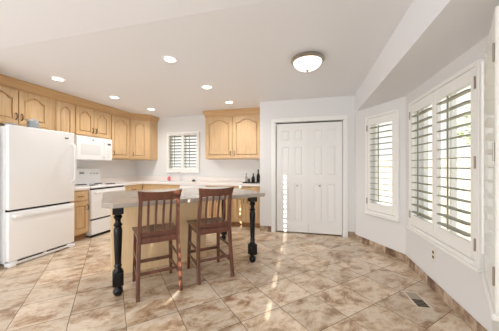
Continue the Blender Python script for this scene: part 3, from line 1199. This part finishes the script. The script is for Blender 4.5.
def make_stool(label):
    t = thing('bar_stool', label, 'stool', group='cherry bar stools at the island')
    SH = 0.582
    # seat: saddled plank
    nx, ny = 14, 12
    hw, y0, y1 = 0.212, -0.165, 0.215
    bm = nb()
    top, bot = [], []
    for j in range(ny + 1):
        v = j / ny
        y = y0 + (y1 - y0) * v
        wv = hw * (0.93 + 0.07 * v)
        rt, rb_ = [], []
        for i in range(nx + 1):
            u = i / nx * 2 - 1
            dip = 0.014 * (1 - min(1, abs(u) * 1.15) ** 2) * math.sin(PI * min(1, v * 1.1)) ** 0.7 if v < 0.91 else 0.0
            rise = 0.006 * max(0, 1 - abs(u) * 3) * v
            edge = 0.006 if (i in (0, nx) or j in (0, ny)) else 0
            rt.append(bm.verts.new((u * wv, y, SH - dip + rise - edge)))
            rb_.append(bm.verts.new((u * wv * 0.97, y, SH - 0.034)))
        top.append(rt)
        bot.append(rb_)
    for j in range(ny):
        for i in range(nx):
            bm.faces.new((top[j][i], top[j][i + 1], top[j + 1][i + 1], top[j + 1][i]))
            bm.faces.new((bot[j][i], bot[j + 1][i], bot[j + 1][i + 1], bot[j][i + 1]))
    for i in range(nx):
        bm.faces.new((top[0][i], bot[0][i], bot[0][i + 1], top[0][i + 1]))
        bm.faces.new((top[ny][i], top[ny][i + 1], bot[ny][i + 1], bot[ny][i]))
    for j in range(ny):
        bm.faces.new((top[j][0], top[j + 1][0], bot[j + 1][0], bot[j][0]))
        bm.faces.new((top[j][nx], bot[j][nx], bot[j + 1][nx], top[j + 1][nx]))
    obj('seat', bm, CHERRY, t, smooth=True)
    # aprons
    bm = nb()
    box(bm, -0.165, 0.165, 0.165, 0.185, 0.492, 0.549, 0.002)
    obj('apron', bm, CHERRY, t)
    bm = nb()
    box(bm, -0.165, 0.165, -0.178, -0.158, 0.492, 0.549, 0.002)
    obj('apron', bm, CHERRY, t)
    for s in (-1, 1):
        bm = nb()
        box(bm, s * 0.172 - 0.01, s * 0.172 + 0.01, -0.15, 0.165, 0.492, 0.549, 0.002)
        obj('apron', bm, CHERRY, t)
    for s in (-1, 1):
        bm = nb()
        bar(bm, [(s * 0.190, 0.215, 0.0), (s * 0.183, 0.195, 0.3), (s * 0.176, 0.178, 0.549)], [0.030, 0.036, 0.038], [0.030, 0.036, 0.038])
        obj('front_leg', bm, CHERRY, t)
        bm = nb()
        path = [(s * 0.192, -0.228, 0.0), (s * 0.189, -0.205, 0.15), (s * 0.184, -0.185, 0.32), (s * 0.179, -0.172, 0.48), (s * 0.175, -0.170, 0.60),
                (s * 0.172, -0.180, 0.72), (s * 0.169, -0.200, 0.84), (s * 0.167, -0.222, 0.925)]
        bar(bm, path, 0.034, [0.034, 0.038, 0.042, 0.044, 0.044, 0.038, 0.032, 0.024])
        obj('back_leg', bm, CHERRY, t)
    # crest rail: bowed, flaring upward, top edge dips in the middle
    rings = []
    n = 18
    for k in range(n + 1):
        u = k / n * 2 - 1
        bow = -0.032 * (1 - u * u)
        zt = 0.985 + 0.014 * u * u
        zb = 0.905 - 0.004 * u * u
        xt, xb = u * 0.197, u * 0.184
        yt, yb = -0.248 + bow * 1.0, -0.220 + bow * 0.9
        th = 0.011
        rings.append([(xb, yb - th, zb), (xb, yb + th, zb), ((xb + xt) / 2, (yt + yb) / 2 + th, (zt + zb) / 2), (xt, yt + th * 0.8, zt), (xt, yt - th * 0.8, zt), ((xb + xt) / 2, (yt + yb) / 2 - th, (zt + zb) / 2)])
    bm = nb()
    loft(bm, rings)
    obj('crest_rail', bm, CHERRY, t, smooth=True)
    bm = nb()
    rings = []
    for k in range(n + 1):
        u = k / n * 2 - 1
        bow = -0.012 * (1 - u * u)
        x = u * 0.17
        rings.append([(x, -0.176 + bow, 0.575), (x, -0.158 + bow, 0.575), (x, -0.160 + bow, 0.603), (x, -0.178 + bow, 0.603)])
    loft(bm, rings)
    obj('back_rail', bm, CHERRY, t)
    for k in range(4):
        u = (k - 1.5) / 2.5
        x0, x1 = u * 0.168, u * 0.170
        b0, b1 = -0.012 * (1 - u * u), -0.032 * (1 - u * u) * 0.9
        bm = nb()
        pth = []
        for q in range(7):
            f = q / 6
            y = (-0.168 + b0) * (1 - f) + (-0.220 + b1) * f + 0.014 * math.sin(PI * f)
            pth.append((x0 * (1 - f) + x1 * f, y, 0.597 + (0.925 - 0.597) * f))
        bar(bm, pth, 0.021, 0.011)
        obj('slat', bm, CHERRY, t)
    for nm, p, q in (('back_stretcher', (-0.186, -0.196, 0.225), (0.186, -0.196, 0.225)), ('front_stretcher', (-0.184, 0.200, 0.20), (0.184, 0.200, 0.20))):
        bm = nb()
        bar(bm, [p, q], 0.034 if nm[0] == 'f' else 0.026, 0.018, side=(0, 0, 1))
        obj(nm, bm, CHERRY, t)
    for s in (-1, 1):
        for z in (0.165, 0.325):
            bm = nb()
            bar(bm, [(s * 0.187, -0.20 + (z - 0.17) * 0.1, z), (s * 0.186, 0.20 - (z - 0.17) * 0.06, z + 0.008)], 0.026, 0.017, side=(0, 0, 1))
            obj('side_stretcher', bm, CHERRY, t)
    return t


s1 = make_stool('cherry slat-back stool nearest the black leg at the island\'s left corner')
s1.location = (-1.532, 2.098, 0)
s1.rotation_euler = (0, 0, R(45))
s2 = copy_tree(s1)
s2['label'] = 'cherry slat-back stool on the right, nearer the pantry door'
s2.location = (-1.131, 2.518, 0)
s2.rotation_euler = (0, 0, R(43))

# ------------------------------------------------------------------ lights on the ceiling
rec = [(-3.40, 2.50, 'recessed ceiling light above the refrigerator cabinets'),
       (-3.34, 3.42, 'recessed ceiling light in front of the microwave cabinets'),
       (-3.28, 4.32, 'recessed ceiling light near the diagonal corner cabinet'),
       (-1.545, 2.36, 'recessed ceiling light nearest the camera, over the island'),
       (-1.535, 3.33, 'middle recessed ceiling light of the right-hand row, between island and cabinets'),
       (-1.49, 4.22, 'recessed ceiling light just in front of the right wall cabinet')]


def make_can():
    t = thing('recessed_light', '', 'ceiling light', group='recessed ceiling lights')
    bm = nb()
    n = 32
    prof = [(0.085, -0.001), (0.086, -0.006), (0.080, -0.010), (0.066, -0.008), (0.060, -0.003)]
    loft(bm, [[(r * math.cos(2 * PI * i / n), r * math.sin(2 * PI * i / n), z) for i in range(n)] for r, z in prof], cap=False)
    obj('trim_ring', bm, TRIM, t, smooth=True)
    bm = nb()
    lathe(bm, [(0.062, -0.001), (0.062, -0.004), (0.03, -0.007), (0.0, -0.008)], n=28)
    obj('lens', bm, LENS, t, smooth=True)
    return t


can = make_can()
for i, (x, y, lb) in enumerate(rec):
    o = can if i == 0 else copy_tree(can)
    o.location = (x, y, CZ)
    o['label'] = lb
    ld = bpy.data.lights.new('can_lamp', 'SPOT')
    ld.energy = 22
    ld.color = (1, 0.965, 0.92)
    ld.spot_size = R(160)
    ld.spot_blend = 0.8
    ld.shadow_soft_size = 0.06
    lo = bpy.data.objects.new('lamp', ld)
    C.objects.link(lo)
    lo.parent = o
    lo.location = (0, 0, -0.02)

t = thing('dome_light', 'flush dome ceiling light with nickel ring and frosted glass bowl', 'ceiling light', (-0.03, 2.72, CZ), 0)
bm = nb()
lathe(bm, [(0.15, -0.001), (0.168, -0.006), (0.182, -0.022), (0.186, -0.036), (0.176, -0.046), (0.160, -0.050), (0.150, -0.05)], n=44)
obj('ring', bm, NICKEL, t, smooth=True)
bm = nb()
lathe(bm, [(0.156, -0.049), (0.154, -0.06), (0.140, -0.085), (0.115, -0.108), (0.08, -0.126), (0.04, -0.136), (0.0, -0.138)], n=44)
obj('glass_bowl', bm, DOMEG, t, smooth=True)
bm = nb()
lathe(bm, [(0.016, -0.134), (0.018, -0.142), (0.010, -0.150), (0.012, -0.157), (0.0, -0.163)], n=16)
obj('finial', bm, NICKEL, t, smooth=True)

# ------------------------------------------------------------------ small things
# outlet on the bay wall
t = thing('wall_outlet', 'small wall outlet low on the bay wall under the wide shutter', 'outlet', (XR, 2.70, 0.35), R(-90))
bm = nb()
box(bm, -0.036, 0.036, -0.006, 0.0, -0.058, 0.058, 0.002)
obj('cover_plate', bm, BEIGEP, t)
bm = nb()
box(bm, -0.017, 0.017, -0.009, -0.005, 0.008, 0.038, 0.002)
box(bm, -0.017, 0.017, -0.009, -0.005, -0.038, -0.008, 0.002)
obj('socket', bm, TAUPE, t)

# floor vent
t = thing('floor_vent', 'rectangular metal floor register in the tile near the bay', 'floor vent', (0.945, 2.462, 0), R(5))
bm = nb()
hw, hl, ed = 0.062, 0.135, 0.014
box(bm, -hw, -hw + ed, -hl, hl, 0, 0.006, 0.001)
box(bm, hw - ed, hw, -hl, hl, 0, 0.006, 0.001)
box(bm, -hw + ed, hw - ed, -hl, -hl + ed, 0, 0.006, 0.001)
box(bm, -hw + ed, hw - ed, hl - ed, hl, 0, 0.006, 0.001)
obj('rim', bm, VENTW, t)
bm = nb()
box(bm, -hw + ed, hw - ed, -hl + ed, hl - ed, 0.0005, 0.0015)
obj('well', bm, VENTD, t)
bm = nb()
for k in range(9):
    M = Matrix.Translation((0, 0.010 + k * 0.0128, 0.0042)) @ Matrix.Rotation(R(12), 4, 'X')
    box(bm, -hw + ed, hw - ed, -0.005, 0.005, -0.0006, 0.0006, M=M)
for k in range(5):
    M = Matrix.Translation((0, -0.112 + k * 0.0235, 0.0034)) @ Matrix.Rotation(R(-70), 4, 'X')
    box(bm, -hw + ed, hw - ed, -0.0018, 0.0018, -0.0006, 0.0006, M=M)
obj('fins', bm, mat('vent fins', srgb(168, 156, 140), 0.5), t)

# pink soap bottle by the sink
t = thing('soap_bottle', 'pink soap bottle at the left end of the kitchen sink', 'bottle', (-3.32, 5.03, TOP + 0.0005), 0)
bm = nb()
lathe(bm, [(0.034, 0), (0.038, 0.01), (0.038, 0.085), (0.026, 0.10), (0.013, 0.108), (0.013, 0.118)], n=16)
obj('bottle', bm, PINK, t, smooth=True)
bm = nb()
lathe(bm, [(0.015, 0.118), (0.015, 0.13), (0.005, 0.133), (0.005, 0.15)], n=12)
tube(bm, [(0, 0, 0.15), (0.0, -0.03, 0.152), (0, -0.042, 0.146)], 0.006, 8)
obj('pump', bm, WHITE2, t, smooth=True)
o = nb()
lathe(o, [(0.040, 0), (0.045, 0.01), (0.04, 0.028), (0.012, 0.036), (0.012, 0.05), (0.0, 0.052)], n=16)
tag(obj('sink_stopper', o, COIL, smooth=True, loc=(-2.66, 5.03, TOP + 0.0005)), 'small dark stopper on the worktop right of the faucet', 'stopper')


def bottle(label, x, y, h, r, material, neck=0.4):
    t = thing('oil_bottle', label, 'bottle', (x, y, TOP + 0.0005), 0, group='bottles at the right end of the worktop')
    bm = nb()
    hb = h * (1 - neck)
    lathe(bm, [(r * 0.9, 0), (r, 0.008), (r, hb * 0.8), (r * 0.8, hb), (r * 0.36, hb + h * 0.12), (r * 0.33, h * 0.88)], n=16)
    obj('bottle_body', bm, material, t, smooth=True)
    bm = nb()
    lathe(bm, [(r * 0.42, h * 0.88), (r * 0.42, h * 0.97), (r * 0.3, h), (0, h)], n=12)
    obj('cap', bm, BLACK, t, smooth=True)


CLEAR = mat('grey glass', srgb(150, 150, 146), 0.1, spec=0.8)
bottle('short clear bottle with black cap, leftmost on the right worktop', -1.34, 4.90, 0.20, 0.032, CLEAR)
bottle('dark bottle between two others at the right end of the worktop', -1.19, 4.92, 0.20, 0.036, BLACK)
bottle('tallest dark bottle, standing against the pantry side wall', -1.09, 4.97, 0.285, 0.038, BLACK)
t = thing('condiment_tray', 'low black tray in front of the worktop bottles', 'tray', (-1.21, 4.78, TOP + 0.0005), 0)
bm = nb()
box(bm, -0.16, 0.16, -0.06, 0.06, 0, 0.008, 0.002)
for a, b, c, d in ((-0.16, 0.16, -0.06, -0.054), (-0.16, 0.16, 0.054, 0.06), (-0.16, -0.154, -0.054, 0.054), (0.154, 0.16, -0.054, 0.054)):
    box(bm, a, b, c, d, 0.008, 0.022)
obj('tray', bm, BLACK, t)
for x, lb in ((-1.25, 'left black shaker on the low worktop tray'), (-1.15, 'right black shaker on the low worktop tray')):
    bm = nb()
    lathe(bm, [(0.024, 0), (0.026, 0.005), (0.019, 0.06), (0.021, 0.075), (0.016, 0.088), (0.0, 0.092)], n=14)
    tag(obj('shaker', bm, BLACK, smooth=True, loc=(x, 4.78, TOP + 0.0088)), lb, 'shaker', 'black shakers')

# ------------------------------------------------------------------ outside the windows
bm = nb()
prism(bm, [(-14, 5.28), (-14, 22), (24, 22), (24, -14), (1.52, -14), (1.52, 5.28)], -0.35, -0.25, 'xy')
struct(obj('ground', bm, GROUND))


def fence(label, A, B, h):
    A, B = Vector(A), Vector(B)
    L = (B - A).length
    t = thing('garden_fence', label, 'fence', (A.x, A.y, -0.25), math.atan2(B.y - A.y, B.x - A.x))
    bm = nb()
    n = int(L / 0.16)
    for k in range(n):
        box(bm, k * 0.16, k * 0.16 + 0.145, 0, 0.02, 0.05, h + 0.02 * ((k * 7) % 3 - 1))
    obj('boards', bm, FENCE, t)
    bm = nb()
    for z in (0.3, h - 0.3):
        box(bm, 0, L, 0.02, 0.06, z, z + 0.09)
    obj('rails', bm, FENCE, t)


fence('weathered board fence outside beyond the bay windows', (7.0, 1.0, 0), (2.0, 11.0, 0), 1.75)


def tree(label, x, y, h, r, seed):
    rnd = random.Random(seed)
    t = thing('garden_tree', label, 'tree', (x, y, -0.25), 0, group='trees outside the windows')
    bm = nb()
    tube(bm, [(0, 0, 0), (0.05, 0, h * 0.3), (0, 0.05, h * 0.7)], [0.12, 0.09, 0.05], 8)
    obj('trunk', bm, BARK, t)
    bm = nb()
    for k in range(900):
        a, b = rnd.uniform(0, 2 * PI), rnd.uniform(-1, 1)
        q = rnd.uniform(0.3, 1) ** 0.5 * r
        c = math.sqrt(1 - b * b)
        p = Vector((q * c * math.cos(a), q * c * math.sin(a), h * 0.68 + q * b * 0.85))
        sz = rnd.uniform(0.08, 0.15)
        M = Matrix.Translation(p) @ Matrix.Rotation(rnd.uniform(0, 6), 4, 'Z') @ Matrix.Rotation(rnd.uniform(-1.2, 1.2), 4, 'X')
        vs = [bm.verts.new(M @ Vector(v)) for v in ((-sz, 0, 0), (0, sz * .5, .01), (sz, 0, 0), (0, -sz * .5, .01))]
        bm.faces.new(vs)
    obj('foliage', bm, GREENS, t)


tree('leafy tree outside, seen through the shutter nearest the pantry', 6.5, 9.6, 4.2, 1.5, 1)
tree('leafy tree outside, seen through the wide bay shutter', 8.2, 4.6, 4.6, 1.6, 2)
